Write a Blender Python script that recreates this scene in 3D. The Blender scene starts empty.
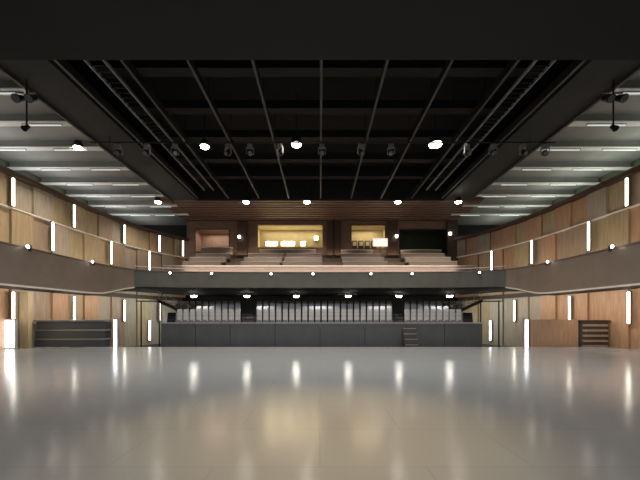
import bpy, bmesh, math, random
from mathutils import Vector, Matrix
random.seed(7)
C = bpy.context.scene.collection
PI = math.pi
SC = bpy.context.scene
try:
    SC.cycles.use_denoising = True
    SC.cycles.max_bounces = 6
    SC.cycles.sample_clamp_indirect = 4.0
except Exception:
    pass
SC.view_settings.view_transform = 'Standard'
SC.view_settings.look = 'None'
SC.view_settings.exposure = 0.0

# ------------------------------------------------------------------ materials
def mat(name, col, rough=0.6, metal=0.0, var=0.0, scale=3.0, stretch=(1,1,1), emit=0.0, ecol=None, bump=0.0, coat=0.0):
    m = bpy.data.materials.new(name); m.use_nodes = True
    nt = m.node_tree; b = nt.nodes['Principled BSDF']
    b.inputs['Base Color'].default_value = (*col, 1)
    b.inputs['Roughness'].default_value = rough
    b.inputs['Metallic'].default_value = metal
    if coat: b.inputs['Coat Weight'].default_value = coat; b.inputs['Coat Roughness'].default_value = .12
    if emit:
        b.inputs['Emission Color'].default_value = (*(ecol or col), 1)
        b.inputs['Emission Strength'].default_value = emit
    if var or bump:
        tc = nt.nodes.new('ShaderNodeTexCoord'); mp = nt.nodes.new('ShaderNodeMapping')
        mp.inputs['Scale'].default_value = stretch
        nz = nt.nodes.new('ShaderNodeTexNoise'); nz.inputs['Scale'].default_value = scale; nz.inputs['Detail'].default_value = 5
        nt.links.new(tc.outputs['Object'], mp.inputs['Vector']); nt.links.new(mp.outputs['Vector'], nz.inputs['Vector'])
        if var:
            cr = nt.nodes.new('ShaderNodeValToRGB')
            cr.color_ramp.elements[0].position = .3; cr.color_ramp.elements[1].position = .7
            cr.color_ramp.elements[0].color = (*[c*(1-var) for c in col], 1)
            cr.color_ramp.elements[1].color = (*[min(1, c*(1+var)) for c in col], 1)
            nt.links.new(nz.outputs['Fac'], cr.inputs['Fac']); nt.links.new(cr.outputs['Color'], b.inputs['Base Color'])
        if bump:
            bp = nt.nodes.new('ShaderNodeBump'); bp.inputs['Strength'].default_value = bump; bp.inputs['Distance'].default_value = .02
            nt.links.new(nz.outputs['Fac'], bp.inputs['Height']); nt.links.new(bp.outputs['Normal'], b.inputs['Normal'])
    return m
WS = (5, 5, .5)
M = dict(
    tan   = mat('tan_wood', (.45,.35,.22), .5, var=.16, scale=2, stretch=WS),
    orange= mat('orange_wood', (.49,.30,.19), .5, var=.16, scale=2, stretch=WS),
    brown = mat('brown_wood', (.38,.28,.21), .5, var=.16, scale=2, stretch=WS),
    grey_wood = mat('grey_wood', (.42,.36,.29), .55, var=.14, scale=2, stretch=WS),
    dark_wood = mat('dark_wood', (.07,.04,.025), .5, var=.2, scale=2, stretch=(.5,5,5)),
    slat  = mat('slat_wood', (.20,.125,.09), .5, var=.2, scale=2, stretch=(.5,5,5)),
    parapet = mat('parapet_brown', (.26,.20,.165), .5, var=.08, scale=1.5),
    parapet_dark = mat('parapet_grey', (.115,.118,.10), .55, var=.1, scale=1.5),
    lip = mat('glowing_pale_trim', (.75,.68,.60), .4, emit=.12),  # faint glow put in so the trim looks lit; not a lamp
    black = mat('matt_black', (.007,.0075,.0085), .7, var=.15, scale=1),
    soffit = mat('black_soffit', (.0125,.0135,.015), .8, var=.15, scale=.5),
    band = mat('charcoal_band', (.036,.038,.041), .7, var=.15, scale=.6),
    rail = mat('steel_rail', (.10,.10,.10), .4, .3),
    dark_metal = mat('dark_metal', (.03,.03,.032), .45, .4),
    mid_metal = mat('grey_metal', (.38,.38,.39), .4, .2),
    ceil = mat('grey_ceiling', (.30,.30,.285), .8, var=.1, scale=.6),
    beam = mat('pale_beam', (.85,.85,.82), .5, var=.06, scale=1),
    void = mat('dim_wall', (.12,.13,.10), .8, var=.2, scale=.5),
    carpet = mat('dark_carpet', (.03,.03,.032), .9, var=.2, scale=20),
    front = mat('charcoal_panel', (.085,.086,.088), .5, var=.1, scale=1.2),
    plinth = mat('black_plinth', (.012,.012,.012), .6),
    cap = mat('grey_cap', (.30,.30,.30), .4),
    edge = mat('stage_nosing', (.50,.50,.49), .35),
    seat = mat('grey_fabric', (.50,.50,.50), .85, var=.1, scale=12, bump=.1),
    seat_dark = mat('charcoal_fabric', (.30,.30,.305), .85, var=.1, scale=12),
    bench = mat('taupe_fabric', (.36,.29,.25), .8, var=.1, scale=6),
    tier = mat('tier_board', (.25,.19,.15), .7, var=.15, scale=2),
    booth = mat('booth_wall', (.60,.52,.32), .7, var=.1, scale=1),
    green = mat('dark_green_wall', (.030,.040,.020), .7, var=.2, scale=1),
    pale = mat('pale_panel', (.75,.70,.62), .6),
    strip = mat('warm_strip_glow', (1,.93,.80), .4, emit=5.0),
    cool = mat('cool_strip_glow', (.93,.97,1), .4, emit=4.0),
    bulb = mat('lamp_glow', (1,.93,.82), .4, emit=30.0),
    smallbulb = mat('small_lamp_glow', (1,.95,.88), .4, emit=9.0),
    tube = mat('tube_glow', (.95,1,.95), .4, emit=.5),
    lens = mat('glass_lens', (.25,.26,.28), .08, .2, coat=.6),
    yellow = mat('booth_lamp_glow', (1,.85,.5), .4, emit=9.0),
    glass = mat('window_glass', (.5,.5,.5), .1),
    box = mat('box_slat', (.08,.065,.055), .5, var=.15, scale=3),
)
# stage floor: glossy grey with faint board seams
fm = bpy.data.materials.new('stage_floor'); fm.use_nodes = True
nt = fm.node_tree; b = nt.nodes['Principled BSDF']
tc = nt.nodes.new('ShaderNodeTexCoord')
br = nt.nodes.new('ShaderNodeTexBrick'); br.inputs['Scale'].default_value = 1.0
br.inputs['Brick Width'].default_value = 2.4; br.inputs['Row Height'].default_value = 1.2
br.inputs['Mortar Size'].default_value = .006; br.inputs['Color1'].default_value = (.40,.415,.42,1)
br.inputs['Color2'].default_value = (.39,.405,.41,1); br.inputs['Mortar'].default_value = (.33,.34,.345,1)
nt.links.new(tc.outputs['Object'], br.inputs['Vector'])
nz = nt.nodes.new('ShaderNodeTexNoise'); nz.inputs['Scale'].default_value = .8; nz.inputs['Detail'].default_value = 6
nt.links.new(tc.outputs['Object'], nz.inputs['Vector'])
mr = nt.nodes.new('ShaderNodeMapRange'); mr.inputs['To Min'].default_value = .13; mr.inputs['To Max'].default_value = .21
nt.links.new(nz.outputs['Fac'], mr.inputs['Value']); nt.links.new(mr.outputs['Result'], b.inputs['Roughness'])
nt.links.new(br.outputs['Color'], b.inputs['Base Color'])
b.inputs['Specular IOR Level'].default_value = .6
M['floor'] = fm

# ------------------------------------------------------------------ mesh builder
class MB:
    def __init__(s): s.v = []; s.f = []; s.m = []
    def quadbox(s, pts, mi=0):      # 8 points: bottom 4 ccw, top 4 ccw
        n = len(s.v); s.v += [tuple(p) for p in pts]
        for f in ((0,3,2,1),(4,5,6,7),(0,1,5,4),(1,2,6,5),(2,3,7,6),(3,0,4,7)):
            s.f.append(tuple(n+i for i in f)); s.m.append(mi)
        return s
    def box(s, x0,x1,y0,y1,z0,z1, mi=0):
        return s.quadbox([(x0,y0,z0),(x1,y0,z0),(x1,y1,z0),(x0,y1,z0),(x0,y0,z1),(x1,y0,z1),(x1,y1,z1),(x0,y1,z1)], mi)
    def slab(s, a, b_, t, z0, z1, mi=0, z0b=None, z1b=None):   # vertical slab from a to b (xy), thickness t to the left side
        a = Vector(a[:2]); b_ = Vector(b_[:2]); d = (b_-a).normalized(); n = Vector((-d.y, d.x))*t
        z0b = z0 if z0b is None else z0b; z1b = z1 if z1b is None else z1b
        P = [(a.x,a.y,z0),(b_.x,b_.y,z0b),(b_.x+n.x,b_.y+n.y,z0b),(a.x+n.x,a.y+n.y,z0),
             (a.x,a.y,z1),(b_.x,b_.y,z1b),(b_.x+n.x,b_.y+n.y,z1b),(a.x+n.x,a.y+n.y,z1)]
        return s.quadbox(P, mi)
    def cyl(s, a, b_, r, r2=None, n=10, mi=0):
        a = Vector(a); b_ = Vector(b_); r2 = r if r2 is None else r2
        d = (b_-a).normalized(); u = d.orthogonal().normalized(); w = d.cross(u)
        k = len(s.v)
        for (c, rr) in ((a, r), (b_, r2)):
            for i in range(n):
                t = 2*PI*i/n; s.v.append(tuple(c+(u*math.cos(t)+w*math.sin(t))*rr))
        for i in range(n):
            j = (i+1) % n; s.f.append((k+i, k+j, k+n+j, k+n+i)); s.m.append(mi)
        s.f.append(tuple(k+i for i in reversed(range(n)))); s.m.append(mi)
        s.f.append(tuple(k+n+i for i in range(n))); s.m.append(mi)
        return s
    def path(s, pts, r, n=8, mi=0):
        for a, b_ in zip(pts, pts[1:]): s.cyl(a, b_, r, n=n, mi=mi)
        return s
    def quad(s, a, b_, c, d, mi=0):
        n = len(s.v); s.v += [tuple(a),tuple(b_),tuple(c),tuple(d)]; s.f.append((n,n+1,n+2,n+3)); s.m.append(mi); return s
    def build(s, name, mats, parent=None, bevel=0, loc=None):
        me = bpy.data.meshes.new(name); me.from_pydata(s.v, [], s.f)
        mats = mats if isinstance(mats, (list, tuple)) else [mats]
        for m in mats: me.materials.append(m)
        for p, i in zip(me.polygons, s.m): p.material_index = i
        bm = bmesh.new(); bm.from_mesh(me); bmesh.ops.recalc_face_normals(bm, faces=bm.faces)
        if bevel: bmesh.ops.bevel(bm, geom=bm.edges[:], offset=bevel, segments=2, affect='EDGES', clamp_overlap=True)
        bm.to_mesh(me); bm.free()
        o = bpy.data.objects.new(name, me); C.objects.link(o)
        if parent: o.parent = parent
        if loc: o.location = loc
        return o
def tag(o, label=None, cat=None, group=None, kind=None):
    if label: o['label'] = label
    if cat: o['category'] = cat
    if group: o['group'] = group
    if kind: o['kind'] = kind
    return o
def empty(name, loc, label, cat, group=None, rz=0):
    o = bpy.data.objects.new(name, None); C.objects.link(o); o.empty_display_size = .1
    o.location = loc; o.rotation_euler = (0,0,rz)
    return tag(o, label, cat, group)
def copy_tree(o, parent=None):
    c = o.copy(); C.objects.link(c); c.parent = parent
    for ch in list(o.children):
        copy_tree(ch, c)
    return c
def struct(name, mb, m, parent=None, **k):
    o = mb.build(name, m, parent, **k)
    if not parent: o['kind'] = 'structure'
    return o

# ------------------------------------------------------------------ camera
CH = 1.7
cd = bpy.data.cameras.new('camera'); cam = bpy.data.objects.new('camera', cd); C.objects.link(cam)
cam.location = (0,0,CH); cam.rotation_euler = (PI/2,0,0)
cd.lens = 18; cd.sensor_width = 36; cd.shift_y = 76/640; cd.clip_end = 200
SC.camera = cam

# ------------------------------------------------------------------ shell
DS = 17.45   # stage front edge
HF = -0.8    # auditorium floor
struct('floor', MB().box(-22,22,-6,DS,-.25,0), M['floor'])
struct('trim_1', MB().box(-22,22,DS+.002,DS+.06,-.2,.0), M['edge'])
struct('trim_2', MB().box(-22,22,DS+.002,DS+.03,HF,-.2), M['plinth'])
struct('floor_auditorium', MB().box(-22,22,DS-.2,34,HF-.2,HF), M['carpet'])
struct('wall_back', MB().box(-22,22,34,34.2,HF,13.8), M['black'])
struct('wall_side_outer_left', MB().box(-19.7,-19.5,9.3,34,HF,13.8), M['void'])
struct('wall_side_outer_right', MB().box(19.5,19.7,9.3,34,HF,13.8), M['void'])
# proscenium header and stage ceiling
hd = MB().box(-22,22,8.75,9.0,8.9,13.8)
struct('wall_front', hd, M['soffit'])
struct('ceiling_stage', MB().box(-22,22,-6,8.749,8.9,9.1), M['soffit'])
struct('wall_stage_left', MB().box(-22.2,-22,-6,9.3,0,9.1), M['black'])
struct('wall_stage_right', MB().box(22,22.2,-6,9.3,0,9.1), M['black'])
for s,n in ((-1,'left'),(1,'right')):
    x0,x1 = sorted((s*17.5, s*22)); struct('wall_proscenium_'+n, MB().box(x0,x1,9,9.3,0,8.9), M['soffit'])
# high black ceiling
struct('ceiling', MB().box(-22,22,9.0,34.2,13.6,13.8), M['black'])
# charcoal bands beside the grid
for s,n in ((-1,'left'),(1,'right')):
    x0,x1 = sorted((s*9.9, s*11.9))
    mb = MB().box(x0,x1,9.3,26,11.0,11.35)
    x0,x1 = sorted((s*11.9, s*12.0)); mb.box(x0,x1,9.3,26,10.9,13.6,0)
    struct('ceiling_band_'+n, mb, M['band'])
    x0,x1 = sorted((s*11.86, s*11.93)); struct('trim_band_'+n, MB().box(x0,x1,9.35,25.9,10.86,10.96), M['rail'])
    x0,x1 = sorted((s*12.0, s*19.5)); struct('ceiling_side_'+n, MB().box(x0,x1,9.3,34,11.35,11.5), M['ceil'])
# transverse pale beams under the grey side ceilings, each with a run of tube lamps
ordw = ['nearest','second','third','fourth','fifth','sixth','seventh','eighth','ninth']
for s,n in ((-1,'left'),(1,'right')):
    for k,D in enumerate([11.2,13.2,15.4,17.7,20.1,22.4,24.6,26.9,29.2]):
        x0,x1 = sorted((s*12.02, s*19.45))
        mb = MB().box(x0,x1,D-.06,D+.06,10.98,11.349,1).box(x0,x1,D-.2,D+.2,10.94,10.98)
        o = mb.build('ceiling_beam', [M['beam'],M['ceil']]); tag(o, f'pale beam across the grey {n} side ceiling, {ordw[k]} from the stage', 'beam', 'pale side ceiling beams')
        r = random.Random(k*2+s)
        for j in range(2):
            xa = s*(13.1+j*3.3+r.random()*1.1)
            e = empty('batten_lamp', (xa, D, 10.94), f"slim tube lamp {'nearer the dark grid' if j==0 else 'nearer the wall'} on {ordw[k]} {n} ceiling beam", 'lamp', 'tube lamps under the ceiling beams')
            MB().box(-.95,.95,-.05,.05,-.04,0).build('housing', M['mid_metal'], e)
            MB().cyl((-.9,0,-.06),(.9,0,-.06),.03).build('tube', M['tube'], e)

# longitudinal rails of the grid
rails = [('outer left',-9.6),('third left',-7.2),('second left',-4.8),('inner left',-2.45),('central',0.05),('inner right',2.45),('second right',4.8),('third right',7.2),('outer right',9.6)]
for nm,x in rails:
    e = empty('grid_rail', (x,9.4,11), f'thin steel rail running back through the dark ceiling, {nm} one', 'rail', 'steel rails of the ceiling grid')
    MB().box(-.05,.05,0,15.8,-.05,.0).build('flange', M['rail'], e)
    MB().box(-.02,.02,0,15.8,0,.35).build('web', M['dark_metal'], e)
    for k in range(5):
        MB().cyl((0,1+3.4*k,.35),(0,1+3.4*k,2.6),.02,n=6).build('hanger', M['dark_metal'], e)
# black acoustic baffles across between rails
for k in range(6):
    D = 10.6+2.55*k
    o = MB().box(-9.5,9.5,D,D+.5,11.9,12.3).build('ceiling_duct', M['black']); tag(o, f'matt black duct crossing above the ceiling rails, {ordw[k]} from the stage','duct','black ducts above the ceiling grid')
# ladders (cable trays)
for s,n in ((-1,'left'),(1,'right')):
    e = empty('cable_tray', (s*8.5,9.5,11.3), f'dark ladder cable tray between the outer rails on the {n}', 'cable tray')
    for x in (-.35,.35): MB().box(x-.03,x+.03,0,15,0,.12).build('side_bar', M['mid_metal'], e)
    mb = MB()
    for k in range(50): mb.box(-.35,.35,.1+k*.3,.14+k*.3,.02,.06)
    mb.build('rungs', M['dark_metal'], e)
# brown slatted rear ceiling
mb = MB().box(-13.4,13.4,25.6,33.9,11.25,11.3,0)
struct('ceiling_rear', mb, M['dark_wood'])
mb = MB()
D = 25.7
while D < 31.2:
    mb.box(-11.95 if D<26.1 else -13.2,11.95 if D<26.1 else 13.2,D,D+.28,10.98,11.249); D += .62
struct('ceiling_slats', mb, M['slat'])
struct('trim_rear', MB().box(-11.85,11.85,25.4,25.6,11.36,13.6).box(-9.85,9.85,25.4,25.6,10.9,11.36), M['black'])

# ------------------------------------------------------------------ side walls
WP = [(16.6,9.3),(16.4,12),(16.2,16),(16.1,20),(16.0,22.5),(15.7,25),(15.1,27.3),(14.2,29.3),(13.0,31.2)]
def resample(P, step):
    L = [0]
    for a,b_ in zip(P,P[1:]): L.append(L[-1]+math.dist(a,b_))
    n = max(1, round(L[-1]/step)); out = []
    for i in range(n+1):
        t = L[-1]*i/n; j = 0
        while j < len(L)-2 and L[j+1] < t: j += 1
        u = (t-L[j])/(L[j+1]-L[j]); out.append((P[j][0]+(P[j+1][0]-P[j][0])*u, P[j][1]+(P[j+1][1]-P[j][1])*u))
    return out
wm = [M['tan'],M['orange'],M['brown'],M['grey_wood']]
for s,n in ((-1,'left'),(1,'right')):
    W = [(s*x,y) for x,y in resample(WP, 1.25)]
    up, lo = MB(), MB(); rr = random.Random(11 if s<0 else 5)
    for i,(a,b_) in enumerate(zip(W,W[1:])):
        off = s*(.0+.12*(i%2))
        a2=(a[0]+off,a[1]); b2=(b_[0]+off,b_[1])
        t = .12*(-s)*1.0 if s>0 else .12
        w = [0,0,1,2,3] if s<0 else [0,1,1,2,0,3]
        wl = [0,2,3,3,1] if s<0 else ([1,1,1,0,1] if a[1] < 22 else [3,2,0])
        up.slab(a2,b2,t, 3.5,7.32, rr.choice(w))
        a3=(a[0]+s*(.12-.12*(i%2)),a[1]); b3=(b_[0]+s*(.12-.12*(i%2)),b_[1])
        up.slab(a3,b3,t, 7.42,9.0, rr.choice(w))
        lo.slab(a2,b2,t, HF,3.15, rr.choice(wl))
    struct('wall_'+n+'_upper', up, wm)
    struct('wall_'+n, lo, wm)
    bk = MB(); cap = MB(); mid = MB()
    for a,b_ in zip(W,W[1:]):
        A=(a[0]+s*.4,a[1]); B=(b_[0]+s*.4,b_[1])
        bk.slab(A,B,.05*(-s),HF,9.0)
        for q,z0,z1,lst,d in ((0,9.0,9.25,cap,.25),(0,7.34,7.40,mid,.06)):
            A=(a[0]+s*.42,a[1]); B=(b_[0]+s*.42,b_[1])
            lst.slab((a[0]-s*d,a[1]),(b_[0]-s*d,b_[1]),-s*(.45+d),z0,z1)
    struct('wall_'+n+'_backing', bk, M['dark_wood'])
    struct('trim_cornice_'+n, cap, M['dark_wood'])
    struct('trim_ledge_'+n, mid, M['lip'])

# ------------------------------------------------------------------ balcony
BP = [(13.25,9.3),(13.1,13),(13.0,17.5),(12.85,19.3),(12.3,20.7),(11.2,21.6),(9.5,22.05),(6,22.25),(0,22.35)]
def bz(x, y):   # parapet bottom height
    t = min(1, max(0,(y-18.5)/3.0)); return 3.05+.62*t*t*(3-2*t)
half = resample(BP, .7)
full = [(-x,y) for x,y in half] + [(x,y) for x,y in reversed(half[:-1])]
def parapet(name, seq, m, z1=4.72):
    mb = MB()
    for a,b_ in zip(seq,seq[1:]): mb.slab(a,b_,.14,bz(*a),z1,0,bz(*b_),z1)
    return struct(name, mb, m)
ks = [i for i,p in enumerate(full) if p[1]<=20.9 and p[0]<0]; i0 = ks[-1]; i1 = len(full)-1-i0
parapet('wall_parapet_left', full[:i0+1], M['parapet']); parapet('wall_parapet_rear', full[i0:i1+1], M['parapet_dark']); parapet('wall_parapet_right', full[i1:], M['parapet'])
lip = MB(); topc = MB()
for a,b_ in zip(full,full[1:]):
    d = (Vector(b_)-Vector(a)).normalized(); nn = Vector((-d.y,d.x))
    za,zb = bz(*a),bz(*b_)
    if max(a[1],b_[1])<21.2:
        A = (a[0]-nn.x*.06,a[1]-nn.y*.06); B=(b_[0]-nn.x*.06,b_[1]-nn.y*.06)
        lip.slab(A,B,.22,za-.07,za-.002,0,zb-.07,zb-.002)
    A = (a[0]-nn.x*.05,a[1]-nn.y*.05); B=(b_[0]-nn.x*.05,b_[1]-nn.y*.05)
    topc.slab(A,B,.26,4.722,4.77)
struct('trim_parapet_bottom', lip, M['lip'])
struct('trim_parapet_top', topc, M['parapet'])
# gallery / balcony slab
N = 40
wr = WP+[(10,31.2),(5,31.2),(0,31.2)]
def samp(P, n):
    L = [0]
    for a,b_ in zip(P,P[1:]): L.append(L[-1]+math.dist(a,b_))
    out=[]
    for i in range(n+1):
        t=L[-1]*i/n; j=0
        while j<len(L)-2 and L[j+1]<t: j+=1
        u=(t-L[j])/(L[j+1]-L[j]); out.append((P[j][0]+(P[j+1][0]-P[j][0])*u,P[j][1]+(P[j+1][1]-P[j][1])*u))
    return out
# outer path matched by walking sections: side part to side part, rear to rear
bs = samp(BP[:5],20)+samp(BP[4:],20)[1:]; ws = samp(WP[:6],20)+samp(WP[5:]+[(10,31.2),(5,31.2),(0,31.2)],20)[1:]
for s,n in ((-1,'left'),(1,'right')):
    mb = MB()
    for i in range(40):
        a,b_,c,d = bs[i],bs[i+1],ws[i+1],ws[i]
        za,zb = bz(*a)+.05,bz(*b_)+.05
        q=[(s*(a[0]+.05*(i<20)),a[1]+.16*(i>=20),za),(s*(b_[0]+.05*(i<20)),b_[1]+.16*(i>=20),zb),(s*c[0],c[1],zb),(s*d[0],d[1],za)]
        mb.quadbox(q+[(p[0],p[1],p[2]+.2) for p in q])
    struct('ceiling_balcony_'+n, mb, M['soffit'])
# balcony tiers
for k in range(6):
    y0 = 22.7+1.38*k; z = 4.05+.6*k
    struct('floor_tier', MB().box(-11.6,11.6,y0,y0+1.38 if k<5 else 31.1,z-.6 if k else 3.95,z), M['tier'])
# side handrail of balcony, glass-free slim rail
rl = empty('handrail', (0,0,0), 'slim pale handrail along the curved rear balcony parapet', 'handrail')
rear = [(p[0],p[1]+.1,4.98) for p in full[i0:i1+1]]
MB().path(rear,.025).build('rail', M['lip'], rl)
mb = MB()
for p in rear[::3]: MB().cyl((p[0],p[1],4.765),(p[0],p[1],4.98),.018,n=6).build('post', M['mid_metal'], rl)

# balcony benches
struct('wall_cross', MB().box(-11.5,11.5,23.55,23.65,4.06,5.35), M['parapet'])
struct('trim_cross', MB().box(-11.5,11.5,23.5,23.7,5.352,5.42), M['pale'])
def make_bench(w):
    e = empty('balcony_bench',(0,0,0),'','bench','taupe benches on the balcony tiers')
    MB().box(-w/2,w/2,-.25,.25,.38,.5).build('seat', M['bench'], e, bevel=.03)
    MB().quadbox([(-w/2,.25,.42),(w/2,.25,.42),(w/2,.36,.42),(-w/2,.36,.42),(-w/2,.36,.95),(w/2,.36,.95),(w/2,.46,.95),(-w/2,.46,.95)]).build('backrest', M['bench'], e, bevel=.03)
    MB().box(-w/2,w/2,.36,.47,.955,1.0).build('top_rail', M['pale'], e)
    for x in (-w/2+.05,w/2-.05): MB().box(x-.04,x+.04,-.2,.3,0,.38).build('leg', M['dark_metal'], e)
    return e
secs = [('far left',-11.4,-8.2),('left of centre',-6.6,-3.3),('central left',-3.1,.2),('right of centre',1.9,5.6),('far right',7.4,11.4)]
rown = ['','front','second','third','rearmost']
for nm,a,b_ in secs:
    proto = None
    for k in range(1,5):
        if proto is None: o = proto = make_bench(b_-a)
        else: o = copy_tree(proto)
        o.location = ((a+b_)/2, 22.7+1.38*k+.72, 4.05+.6*k+.002)
        o['label'] = f'long taupe bench in the {rown[k]} row of the balcony, {nm} section'
# ------------------------------------------------------------------ rear upper wall with booths
yb = 31.2
openings = [(-12.2,-8.8,7.9,10.2),(-6.1,.3,8.35,10.6),(3.0,6.4,8.2,10.6),(7.7,12.6,7.7,10.2)]
mb = MB(); xs = -13.0
for x0,x1,z0,z1 in openings:
    mb.box(xs,x0,yb,yb+.2,7,11); mb.box(x0,x1,yb,yb+.2,7,z0); mb.box(x0,x1,yb,yb+.2,z1,11); xs = x1
mb.box(xs,13.0,yb,yb+.2,7,11)
struct('wall_rear_upper', mb, M['slat'])
struct('wall_rear_lower', MB().box(-13.0,13.0,yb,yb+.2,HF,3.6), M['soffit'])
for x in (-7.5,.95,1.7,7.0,12.8):
    w = .5 if x not in (.95,1.7) else .3
    o = MB().box(x-w,x+w,yb-.35,yb-.002,7.05,10.95).build('pillar', M['dark_wood'], bevel=.01)
    tag(o, {-7.5:'dark brown pillar left of the yellow control booth',.95:'dark brown pillar right of the yellow control booth',1.7:'dark brown pillar left of the smaller booth with the white screen',7.0:'dark brown pillar between the white screen booth and the dark green opening',12.8:'dark brown pillar at the right end of the balcony rear wall'}[x],'pillar','dark pillars of the balcony rear wall')
# booth rooms
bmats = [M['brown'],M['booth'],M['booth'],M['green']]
for i,(x0,x1,z0,z1) in enumerate(openings):
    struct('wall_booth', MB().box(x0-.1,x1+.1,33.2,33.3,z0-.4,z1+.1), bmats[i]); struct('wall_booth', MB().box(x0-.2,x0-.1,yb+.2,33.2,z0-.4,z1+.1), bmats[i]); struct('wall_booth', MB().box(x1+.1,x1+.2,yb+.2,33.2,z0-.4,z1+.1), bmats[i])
    struct('ceiling_booth', MB().box(x0-.1,x1+.1,yb+.2,33.2,z1+.0,z1+.1), bmats[i]); struct('floor_booth', MB().box(x0-.1,x1+.1,yb+.2,33.2,z0-.5,z0-.4), bmats[i])
    fr = MB().box(x0,x1,yb-.03,yb-.001,z0,z0+.08).box(x0,x1,yb-.03,yb-.001,z1-.08,z1).box(x0,x0+.08,yb-.03,yb-.001,z0+.08,z1-.08).box(x1-.08,x1,yb-.03,yb-.001,z0+.08,z1-.08)
    struct('window_%d'%(i+1), fr, M['dark_wood'] if i!=1 else M['tan'])
# booth content
for j,(x,w) in enumerate(((-5.0,1.3),(-3.3,1.5),(-1.75,.6))):
    e = empty('booth_lamp',(x,33.0,8.95),['glowing yellow wall lamp at the left in the control booth','widest glowing yellow wall lamp in the control booth middle','small glowing yellow wall lamp right of the booth middle'][j],'lamp','yellow lamps in the control booth')
    MB().box(-w/2,w/2,.02,.18,-.1,.55).build('back_plate',M['tan'],e)
    MB().box(-w/2+.06,w/2-.06,-.06,.02,0,.42).build('diffuser',M['yellow'],e,bevel=.02)
e = empty('booth_lamp',(-.4,32.9,9.5),'bright lone yellow lamp at the right end of the control booth','lamp','yellow lamps in the control booth')
MB().box(-.22,.22,.02,.28,-.1,.5).build('back_plate',M['tan'],e); MB().box(-.18,.18,-.08,.02,0,.4).build('diffuser',M['yellow'],e,bevel=.02)
e = empty('control_desk',(-2.9,32.0,7.95),'long pale mixing desk behind the control booth opening','desk')
MB().box(-2.9,2.9,-.35,.35,.5,.56).build('desk_top',M['pale'],e); MB().box(-2.8,2.8,-.3,.3,0,.5).build('desk_body',M['tan'],e)
for k in range(5): MB().quadbox([(-2.4+k*1,-.3,.561),(-1.7+k*1,-.3,.561),(-1.7+k*1,.2,.561),(-2.4+k*1,.2,.561),(-2.4+k*1,-.3,.6),(-1.7+k*1,-.3,.6),(-1.7+k*1,.2,.72),(-2.4+k*1,.2,.72)]).build('console',M['dark_metal'],e)
e = empty('projection_screen',(5.95,30.75,7.052),'small bright white screen in front of the right control booth','screen')
MB().box(-.85,.55,0,.05,1.35,2.1).build('screen_panel',mat('screen_glow',(1,.93,.85),.5,emit=.9),e); MB().cyl((-.15,.1,0),(-.15,.1,1.4),.03).build('stand',M['dark_metal'],e)
for k in range(4):
    x = 3.5+k*.65
    e = empty('equipment_rack',(x,32.6,7.80),f"dark equipment rack in the right booth, {['leftmost','second from left','third from left','rightmost'][k]}",'rack','equipment racks in the right booth')
    MB().box(-.24,.24,-.3,.3,0,1.5).build('case',M['dark_wood'],e)
    MB().box(-.18,.18,-.32,-.301,1.0,1.4).build('lit_panel',M['pale'],e)
# pale counters / stair flights in front of rear openings (curved pale ledges)
def ledge(xc, w, y, z, lab, sag=.25):
    e = empty('counter',(xc,y,z-.9),lab,'counter','pale counters at the back of the balcony')
    n=10; mb=MB(); mb2=MB()
    for i in range(n):
        u0=-1+2*i/n; u1=-1+2*(i+1)/n
        mb.quadbox([(u0*w/2,sag*u0*u0,.9),(u1*w/2,sag*u1*u1,.9),(u1*w/2,sag*u1*u1+.35,.9),(u0*w/2,sag*u0*u0+.35,.9),(u0*w/2,sag*u0*u0,.98),(u1*w/2,sag*u1*u1,.98),(u1*w/2,sag*u1*u1+.35,.98),(u0*w/2,sag*u0*u0+.35,.98)])
        mb2.quadbox([(u0*w/2,sag*u0*u0+.05,0),(u1*w/2,sag*u1*u1+.05,0),(u1*w/2,sag*u1*u1+.2,0),(u0*w/2,sag*u0*u0+.2,0),(u0*w/2,sag*u0*u0+.05,.9),(u1*w/2,sag*u1*u1+.05,.9),(u1*w/2,sag*u1*u1+.2,.9),(u0*w/2,sag*u0*u0+.2,.9)])
    mb.build('counter_top',M['pale'],e); mb2.build('counter_front',M['parapet'],e)
ledge(3.55,3.1,30.35,7.95,'curved pale counter in front of the booth with the white screen')
ledge(9.7,3.9,30.35,7.95,'curved pale counter in front of the dark green opening')
ledge(-9.9,3.0,30.35,8.2,'curved pale counter at the left back of the balcony')
ledge(-3.1,5.4,30.35,8.0,'long curved pale counter below the yellow control booth')

for x,z,yy,w in ((-7.75,9.3,30.85,'left of the control booth'),(7.35,9.35,30.85,'between the screen booth and green opening'),(12.5,9.6,30.85,'at the right end of the balcony wall')):
    e = empty('sconce',(x,yy,z),f'tiny glowing sconce on the dark pillar {w}','sconce','small sconces on the rear pillars')
    MB().box(-.08,.08,-.06,0,-.2,.2).build('back_plate',M['dark_metal'],e); MB().cyl((0,-.14,-.12),(0,-.14,.12),.11,.13,n=12).build('lamp_glass',M['smallbulb'],e)
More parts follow.
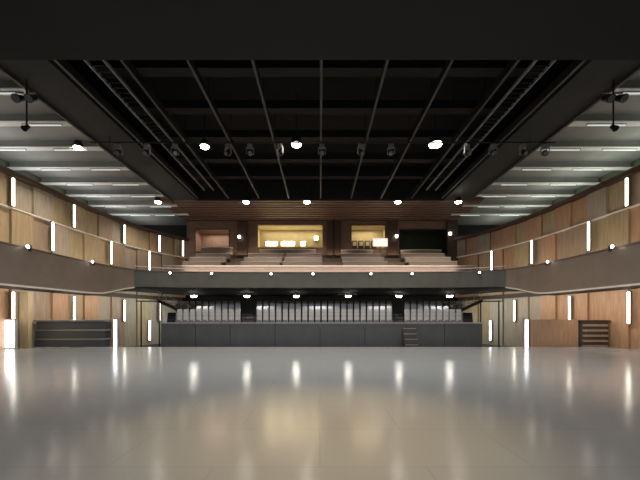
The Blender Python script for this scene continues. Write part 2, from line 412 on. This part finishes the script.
# ------------------------------------------------------------------ stalls seating
XA, XB = -5.3, 5.55    # aisle centres
struct('floor_seating_base', MB().box(-9.15,9.25,18.65,19.2,HF,.7), M['carpet'])
for i in range(6):
    y0 = 19.2+1.3*i; z=.72+.25*i; hw = .46*(y0+.9)
    struct('floor_stalls_tier', MB().box(-hw,hw,y0,y0+1.3 if i<5 else 31.1,HF if i==0 else z-.5,z), M['carpet'])
st = empty('theatre_seat',(0,0,0),'','seat','grey seats of the stalls')
MB().quadbox([(-.21,-.02,.30),(.21,-.02,.30),(.21,.08,.30),(-.21,.08,.30),(-.21,.06,.96),(.21,.06,.96),(.21,.13,.96),(-.21,.13,.96)]).build('backrest',M['seat'],st,bevel=.025)
MB().quadbox([(-.20,-.14,.36),(.20,-.14,.36),(.20,-.04,.36),(-.20,-.04,.36),(-.20,-.22,.74),(.20,-.22,.74),(.20,-.10,.74),(-.20,-.10,.74)]).build('seat_pan',M['seat_dark'],st,bevel=.02)
MB().box(-.06,.06,-.08,.04,0,.36).build('pedestal',M['dark_metal'],st)
for x in (-.25,.25): MB().box(x-.02,x+.02,-.25,.08,.58,.62).box(x-.015,x+.015,-.02,.03,0,.58).build('armrest',M['dark_metal'],st)
first = True; ordn = ['','first','second','third','fourth','fifth','sixth','seventh','eighth','ninth','tenth','eleventh','twelfth','thirteenth','fourteenth','fifteenth','sixteenth','seventeenth','eighteenth','nineteenth','twentieth','twenty-first','twenty-second']
nseat = 0
for i in range(6):
    y = 19.2+1.3*i+.75; z=.722+.25*i; f=y/320
    for nm,x0,n in (('left',241,10),('central',256,21),('right',404,9)):
        for k in range(n):
            px = x0-3.3-k*6.5 if nm=='left' else x0+3.3+k*6.5
            x = (px-320)*f
            if i in (3,4) and abs(x)>9.5: continue
            o = st if first else copy_tree(st); first=False
            o.location=(x,y,z); o.scale=(.72*y/20,1,1); nseat+=1
            ref = 'outward from the aisle' if nm!='central' else 'from its left end'
            o['label']=f"grey tip-up seat, {ordn[k+1]} {ref}, {['front','second','third','fourth','fifth','back'][i]} row, {nm} stalls block"
print('seats', nseat)
# aisle stairs
for kx,nm in ((-71.5/320,'left'),(76.8/320,'right')):
    e = empty('aisle_stair',(0,18.9,0),f'narrow dark stepped {nm} aisle with pale nosings between seat blocks','stairs','stepped aisles of the stalls')
    for i in range(5):
        y0=1.3*(i+1)-.12+.3; z=.72+.25*i; c=kx*(18.9+y0)
        MB().box(c-.4,c+.4,y0-.27,y0-.001,z+.001,z+.125).build('step',M['box'],e); MB().box(c-.4,c+.4,y0-.29,y0-.25,z+.126,z+.145).build('nosing',M['cap'],e)
# front barrier of the stand
e = empty('seating_front',(0,18.5,HF),'wide charcoal panelled front of the seating stand facing the stage','barrier')
segs=[-9.2,-7.2,-5.2,-2.6,0,2.6,5.0,7.2,9.4]
for a,b_ in zip(segs,segs[1:]):
    MB().box(a+.012,b_-.012,0,.1,.65,2.05).build('panel',M['front'],e,bevel=.01)
MB().box(-9.2,9.4,.05,.1,0,.64).build('plinth',M['plinth'],e)
MB().box(-9.25,9.45,-.03,.13,2.06,2.13).build('cap_rail',M['cap'],e)
# front steps on the right aisle
e = empty('front_steps',(5.1,18.46,HF),'short flight of dark steps in front of the seating stand, below the right aisle','stairs')
for k in range(6): MB().box(-.35-(.0),.35,-.9+.14*k,-.9+.14*(k+1)-.002,0,.3+.3*k).build('step',M['box'],e); 
for k in range(6): MB().box(-.36,.36,-.93+.14*k,-.9+.14*k-.002,.27+.3*k,.3+.3*k).build('nosing',M['mid_metal'],e)
# small rail posts by aisles
for xc,nm in ((-4.35,'left'),(4.65,'right')):
    e = empty('aisle_handrail',(xc-(.28 if xc<0 else .02),19.0,.7),f'thin dark hoop handrail at the foot of the {nm} aisle','handrail','aisle hoop handrails')
    MB().path([(0,0,0),(0,0,.95),(0,.12,1.02),(0,.7,1.12),(0,.8,1.05),(0,.8,.03)],.02).build('hoop',M['dark_metal'],e)
    MB().path([(0,.02,.5),(0,.8,.6)],.014).build('mid_bar',M['mid_metal'],e)
# diagonal side stairs under balcony corners
for s,n in ((-1,'left'),(1,'right')):
    e = empty('side_stair',(s*12.3,24.2,2.0),f'dark diagonal staircase with pale handrail under the {n} balcony corner','stairs')
    mb = MB().quadbox([(0,0,.75),(-s*2.4,0,-.35),(-s*2.4,.06,-.35),(0,.06,.75),(0,0,1.0),(-s*2.4,0,-.1),(-s*2.4,.06,-.1),(0,.06,1.0)])
    mb.build('stringer',M['dark_metal'],e)
    for k in range(7): MB().box(*sorted((-s*(.34*k),-s*(.34*k+.34))),.07,1.0,.80-.155*k,.84-.155*k).build('tread',M['box'],e)
    MB().path([(0,0,1.55),(-s*2.5,0,.42)],.03).build('handrail',M['cap'],e)
    for k in range(5):
        x=.1+k*.55; MB().cyl((-s*x,0.03,.95-.458*x),(-s*x,0.0,1.5-.455*x),.015,n=6).build('baluster',M['mid_metal'],e)
    MB().box(*sorted((0,s*1.6)),-.05,1.0,.80,.86).build('landing',M['dark_metal'],e)
    for q in (.1,1.5): MB().cyl((s*q,.5,-2.8),(s*q,.5,.8),.05).build('post',M['dark_metal'],e)

# ------------------------------------------------------------------ side boxes at floor level
e = empty('folded_stand',(-13.95,17.75,HF),'long grey folded seating stand at the left wall behind the stage edge','seating stand')
for k in range(4):
    z0=.25+k*.5; MB().box(-1.95,1.95,.06*k,.06*k+.5,z0,z0+.42).build('riser_panel',M['front'],e,bevel=.01)
    MB().box(-2.0,2.0,.06*k-.05,.06*k+.45,z0+.425,z0+.46).build('nosing',M['mid_metal'],e)
MB().box(-1.9,1.9,.1,1.4,0,.24).build('plinth',M['plinth'],e)
MB().box(-2,2,.05,1.5,2.22,2.28).build('top_deck',M['cap'],e)
e = empty('slatted_box',(15.3,17.75,HF),'dark slatted cabinet against the orange wood wall on the right','cabinet')
MB().box(-.75,.75,.06,.55,0,2.2).build('case',M['box'],e)
for k in range(7): MB().box(-.7,.7,0,.055,.18+.29*k,.30+.29*k).build('slat',M['brown'],e,bevel=.008)
MB().box(-.8,.8,-.03,.56,2.205,2.27).build('top',M['dark_wood'],e)
e = MB().box(11.8,14.45,17.9,18.05,HF,1.5).build('timber_screen',M['orange']); tag(e,'low orange timber screen left of the dark slatted cabinet','screen')
e['label']='low orange timber screen left of the dark slatted cabinet'
o = MB().box(-16.08,-15.6,17.1,17.35,.0,3.0).build('timber_post',M['tan'],bevel=.01); tag(o,'tan square timber post at the far left stage corner','post')
# door panels low on the side walls, greenish grey
for s,n in ((-1,'left'),(1,'right')):
    for k,(x,y) in enumerate(((15.1,26.6),(14.0,29.2))):
        pass

# ------------------------------------------------------------------ light strips
def wall_at(D):
    for a,b_ in zip(WP,WP[1:]):
        if a[1]<=D<=b_[1]:
            u=(D-a[1])/(b_[1]-a[1]); d=Vector((b_[0]-a[0],b_[1]-a[1]))
            return a[0]+(b_[0]-a[0])*u, math.atan2(d.y,d.x)
def strip(s, D, z0, z1, label, w=.13, m='strip', off=.16):
    x,ang = wall_at(D)
    e = empty('wall_light',(s*(x-off),D,z0),label,'wall light','vertical light strips on the side walls', rz=(ang-PI/2)*s)
    h=z1-z0
    MB().box(*sorted((s*.05,s*.0)),-w/2-.05,w/2+.05,-.04,h+.04).build('backing',M['dark_wood'],e)
    MB().box(*sorted((-s*.001,-s*.05)),-w/2,w/2,0,h).build('diffuser',M[m],e,bevel=.01)
    return e
near=['nearest','second','third','fourth','fifth']
for s,n in ((-1,'left'),(1,'right')):
    for k,D in enumerate((16.7,20.7,25.3,28.6,30.7) if s<0 else (16.7,)):
        strip(s,D,7.45,8.9,f'vertical light strip in the top row of the {n} wall, {near[k]} from the stage' if s<0 else 'only vertical light strip in the top row of the right wall')
    for k,D in enumerate((19.1,24.0,27.7) if s<0 else (19.0,23.7,27.6)):
        strip(s,D,5.6,7.3,f'vertical light strip in the row above the {n} gallery, {near[k]} from the stage')
    for k,D in enumerate((16.7,20.7,25.3,28.6)if s<0 else (16.6,20.4,25.4)):
        strip(s,D,1.3,2.95,f'vertical light strip just under the {n} gallery, {near[k]} from the stage')
    strip(s,27.7,-.4,1.3,f'vertical light strip low on the {n} wall in the rear corner',w=.18,m='cool')
e = empty('light_column',(-16.1,16.6,0),'broad white glowing column at the far left stage edge','light column')
MB().box(-.32,.32,0,.12,0,1.55).build('frame',M['mid_metal'],e); MB().box(-.24,.24,-.03,-.001,.06,1.48).build('diffuser',M['cool'],e,bevel=.01)
e = empty('light_column',(-11.45,17.9,HF),'slim white glowing column at the right end of the folded stand','light column')
MB().box(-.12,.12,0,.12,0,2.35).build('frame',M['mid_metal'],e); MB().box(-.08,.08,-.03,-.001,.06,2.3).build('diffuser',M['cool'],e,bevel=.01)
e = empty('light_column',(11.55,17.9,HF),'slim white glowing column at the left end of the orange timber screen','light column')
MB().box(-.15,.15,0,.12,0,2.35).build('frame',M['mid_metal'],e); MB().box(-.08,.08,-.03,-.001,.06,2.3).build('diffuser',M['cool'],e,bevel=.01)

# ------------------------------------------------------------------ lamps
def spot(loc, power, col=(1,.9,.75), ang=110, r=.08, blend=.6, rot=(0,0,0)):
    l = bpy.data.lights.new('spot','SPOT'); l.energy=power; l.color=col; l.spot_size=math.radians(ang); l.spot_blend=blend; l.shadow_soft_size=r
    o = bpy.data.objects.new('spot_lamp',l); C.objects.link(o); o.location=loc; o.rotation_euler=rot; return o
def area(loc, power, sx, sy, col, rot=(0,0,0), spread=180):
    l = bpy.data.lights.new('area','AREA'); l.shape='RECTANGLE'; l.size=sx; l.size_y=sy; l.energy=power; l.color=col; l.spread=math.radians(spread)
    o = bpy.data.objects.new('area_lamp',l); C.objects.link(o); o.location=loc; o.rotation_euler=rot; return o
def lantern(loc, label, group, r=.16, drop=.5, m='bulb', name='ceiling_spotlight'):
    e = empty(name, loc, label, 'spotlight', group)
    MB().cyl((0,0,.05),(0,0,.36),r*1.15,r*.8,n=16).build('housing',M['dark_metal'],e)
    mb = MB(); mb.cyl((0,0,-.02),(0,0,.048),r*.9,r*1.0,n=16); mb.cyl((0,0,-.06),(0,0,-.02),r*.6,r*.9,n=16); mb.build('lamp_glass',M[m],e)
    MB().cyl((0,0,.36),(0,0,.36+drop),.02,n=6).build('stem',M['dark_metal'],e)
    return e
warm=(1,.86,.68)
rowA=[(-13.3,17.6,11.05,.15,'over the left side ceiling'),(-6.2,17.2,10.9,.15,'left of the central rail'),(-1.25,16.9,10.85,.17,'beside the central rail'),(6.1,16.9,10.85,.22,'right of the central rail, brightest')]
for x,y,z,r,w in rowA:
    z2 = z+.12
    lantern((x,y,z2-.25),f'glaring round ceiling spotlight {w}, front row','ceiling spotlights front row',r*1.5, 2.8-(z+.12+.0-10.6) - .0 if x>-12 else .13)
    spot((x,y,z2-.42),1300 if r>.2 else 800,warm,120,.10)
for x,w in ((-12.7,'far left'),(-5.8,'left of centre'),(-1.02,'near the centre'),(6.1,'right of centre'),(10.85,'far right')):
    lantern((x,25.1,10.6),f'small glowing ceiling spotlight below brown slats, {w}, rear row','ceiling spotlights rear row',.25,.38 if x<-12 else (.035 if x>10 else 2.6))
    spot((x,25.1,10.4),500,warm,130,.10)
# downlights beneath the balcony
for k,x in enumerate((-11.2,-6.5,-2.1,2.5,7.0,11.5)):
    e = empty('downlight',(x,28.4,3.5),f'round glowing downlight under the balcony, {ordw[k] if k else "leftmost"}{" from left" if k else ""}','downlight','downlights under the balcony')
    MB().cyl((0,0,.0),(0,0,.19),.3,n=16).build('housing',M['mid_metal'],e)
    mb=MB().cyl((0,0,-.14),(0,0,-.001),.2,.27,n=16); mb.build('lamp_glass',M['bulb'],e)
    MB().box(-.9,.9,.0+.03,.08,.10,.16).build('track',M['mid_metal'],e)
    spot((x,28.4,3.3),130,(1,.97,.92),150,.08)
# added row of downlights under the balcony front, brightening the front seat rows
for k,x in enumerate((-9,-4.5,0,4.5,9)):
    e = empty('added_downlight',(x,22.9,3.62),f'added flush downlight near the balcony front edge, {["leftmost","second from left","middle","second from right","rightmost"][k]}','downlight','added flush downlights near the balcony edge')
    MB().cyl((0,0,.03),(0,0,.09),.10,n=14).build('trim_ring',M['dark_metal'],e)
    spot((x,22.9,3.6),230,(1,.98,.95),120,.05)
# parapet spotlights
def par(x,y,z,lab,dx=0,dy=-.14):
    e = empty('parapet_spotlight',(x+dx,y+dy,z),lab,'spotlight','little spotlights on the balcony parapet')
    MB().cyl((0,.1,.02),(0,-.02,-.0),.075,.09,n=12).build('housing',M['dark_metal'],e)
    MB().cyl((0,-.021,0),(0,-.06,-.01),.08,.05,n=12).build('lamp_glass',M['smallbulb'],e)
    MB().box(-.02,.02,.02,.13,-.18,-.02).build('bracket',M['dark_metal'],e)
def ypar(x):
    best=min(full,key=lambda p:(abs(p[0]-x) if p[1]>19 else 99)); return best[1]
for px,w in ((173,'leftmost'),(212,'second from left'),(271,'third from left'),(313,'near the middle'),(371,'right of the middle'),(412,'third from right'),(475,'rightmost')):
    x=(px-320)*22.1/320; par(x,ypar(x),4.62,f'little glowing spotlight on the rear balcony parapet, {w}')
for s,n in ((-1,'left'),(1,'right')):
    for k,(x,y) in enumerate(((13.05,14.1),(12.98,18.0))):
        par(s*(x-.2),y,4.75,f"little glowing spotlight on the {n} gallery parapet, {'nearer' if k==0 else 'further'} one",dy=0)

# moving heads on a bar at D=17
e = empty('lighting_bar',(0,16.6,10.7),'long black lighting bar hung across the hall under the rails','lighting bar')
MB().cyl((-9.9,0,0),(9.9,0,0),.04).build('bar',M['dark_metal'],e)
for k in range(9): MB().cyl((-9.6+2.4*k,0,.0),(-9.6+2.4*k,0,.25),.015,n=6).build('hanger',M['dark_metal'],e)
mh = empty('stage_light',(0,0,0),'','stage light','stage lights on the lighting bar')
MB().box(-.13,.13,-.09,.09,-.22,-.05).build('base',M['mid_metal'],mh,bevel=.015)
y_=MB().box(-.2,.2,-.04,.04,-.28,-.222).box(-.2,-.165,-.04,.04,-.56,-.28).box(.165,.2,-.04,.04,-.56,-.28); y_.build('yoke',M['mid_metal'],mh)
hd_=MB().cyl((0,.16,-.42),(0,-.02,-.52),.12,.15,n=14).cyl((0,-.02,-.52),(0,-.16,-.60),.15,.13,n=14).build('head',M['dark_metal'],mh)
MB().cyl((0,-.161,-.601),(0,-.18,-.612),.11,.10,n=14).build('lens',M['lens'],hd_)
MB().box(-.03,.03,-.05,.05,-.05,.0).build('clamp',M['dark_metal'],mh)
heads=[(118,.3),(147,-.2),(175,.5),(228,-.4),(250,.2),(280,-.6),(322,0),(361,.4),(391,-.3),(467,.5),(493,-.2),(523,.3),(545,-.5)]
pos=['leftmost','second from left','third from left','fourth from left','fifth from left','sixth from left','beside the central rail','sixth from right','fifth from right','fourth from right','third from right','second from right','rightmost']
for k,(px,rz) in enumerate(heads):
    o = mh if k==0 else copy_tree(mh)
    x=(px-320)*16.6/320; x=max(-9.8,min(9.8,x)) if abs(x)<10 else x
    o.location=(x,16.6,10.66); o.rotation_euler=(0,0,rz); o['label']=f'hanging moving-head stage light on the long bar, {pos[k]}'
for s in (-1,1):
    n='left' if s<0 else 'right'
    e = empty('lighting_bar',(s*10.9,16.6,10.7),f'short black lighting bar below the charcoal {n} ceiling band','lighting bar')
    MB().cyl((-.99,0,0),(1.3,0,0) if s>0 else (1.0,0,0),.04).build('bar',M['dark_metal'],e); MB().cyl((0,0,0),(0,0,.3),.02,n=6).build('hanger',M['dark_metal'],e)
# large drop fixtures near the band edges
for s,n in ((-1,'left'),(1,'right')):
    x = s*11.55; e = empty('drop_light',(x,12.6,10.86),f'black twin stage light on a drop pole at the {n} band edge','stage light','twin stage lights on drop poles')
    MB().cyl((0,0,-.2),(0,0,.14),.03).build('hanger',M['dark_metal'],e)
    MB().cyl((-.42,0,-.62),(.42,0,-.62),.03).build('cross_bar',M['dark_metal'],e)
    MB().cyl((0,0,-1.75),(0,0,-.2),.03,.03).build('pole',M['dark_metal'],e)
    for q in (-.28,.22):
        h=MB().cyl((q,.12,-.5),(q+.03,-.2,-.72),.10,.16,n=14).build('head',M['dark_metal'],e); MB().cyl((q+.03,-.201,-.721),(q+.032,-.215,-.73),.14,.13,n=14).build('lens',M['lens'],h)
        MB().box(q-.16,q+.16,-.02,.02,-.40,-.34).build('yoke',M['mid_metal'],e)
    h=MB().cyl((0,.08,-1.65),(.0,-.12,-1.85),.07,.11,n=12).build('head',M['dark_metal'],e)

# ------------------------------------------------------------------ lighting
# unseen area light added under the stage ceiling to brighten the stage floor
area((0,2.5,8.8),330,18,5,(.96,.98,1))
area((0,7.6,8.5),560,24,1.5,(.97,.99,1),rot=(math.radians(38),0,0),spread=110)  # added, tilted forward to lift the far floor, panels and seats
spot((.1,4.9,8.7),2000,(1,.70,.36),48,.3,1.0)  # added to put a warm patch on the floor centre
# added unseen area lights above the side walls, facing up at the grey ceilings
for s in (-1,1):
    col=(1,.99,.97) if s<0 else (.95,1,.86)
    area((s*17.4,21.0,9.3),250,1.2,23,col,rot=(PI,math.radians(0),0))
# added area lights along the galleries, washing the wood walls
for s in (-1,1):
    area((s*13.7,17.5,4.5),125,.3,14,(1,.84,.64),rot=(0,math.radians(-115*s),0))
for s in (-1,1):   # added area lights under the galleries, brightening the lower walls
    area((s*13.9,18.5,2.98),170,.3,12,(1,.86,.68),rot=(0,math.radians(-50*s),0))
    area((s*12.6,26.5,2.95),60,.5,3,(.95,1,.9),rot=(0,math.radians(-60*s),0))
# added upward area lights along the balcony, brightening the brown slatted ceiling
area((0,30.6,7.6),90,20,.4,(1,.75,.6),rot=(math.radians(170),0,0))
area((0,23.2,5.0),110,20,.4,(1,.82,.7),rot=(math.radians(130),0,0))
# warm lamps hung in the booths
l = area((-2.9,32.2,10.5),75,5.5,1.2,(1,.87,.6)); l = area((4.7,32.2,10.5),50,2.6,1.2,(1,.8,.5)); area((-10.5,32.2,10.1),40,2.6,1.2,(1,.75,.6))
w = bpy.data.worlds.new('world'); SC.world=w; w.use_nodes=True
w.node_tree.nodes['Background'].inputs[0].default_value=(.8,.85,1,1); w.node_tree.nodes['Background'].inputs[1].default_value=.15
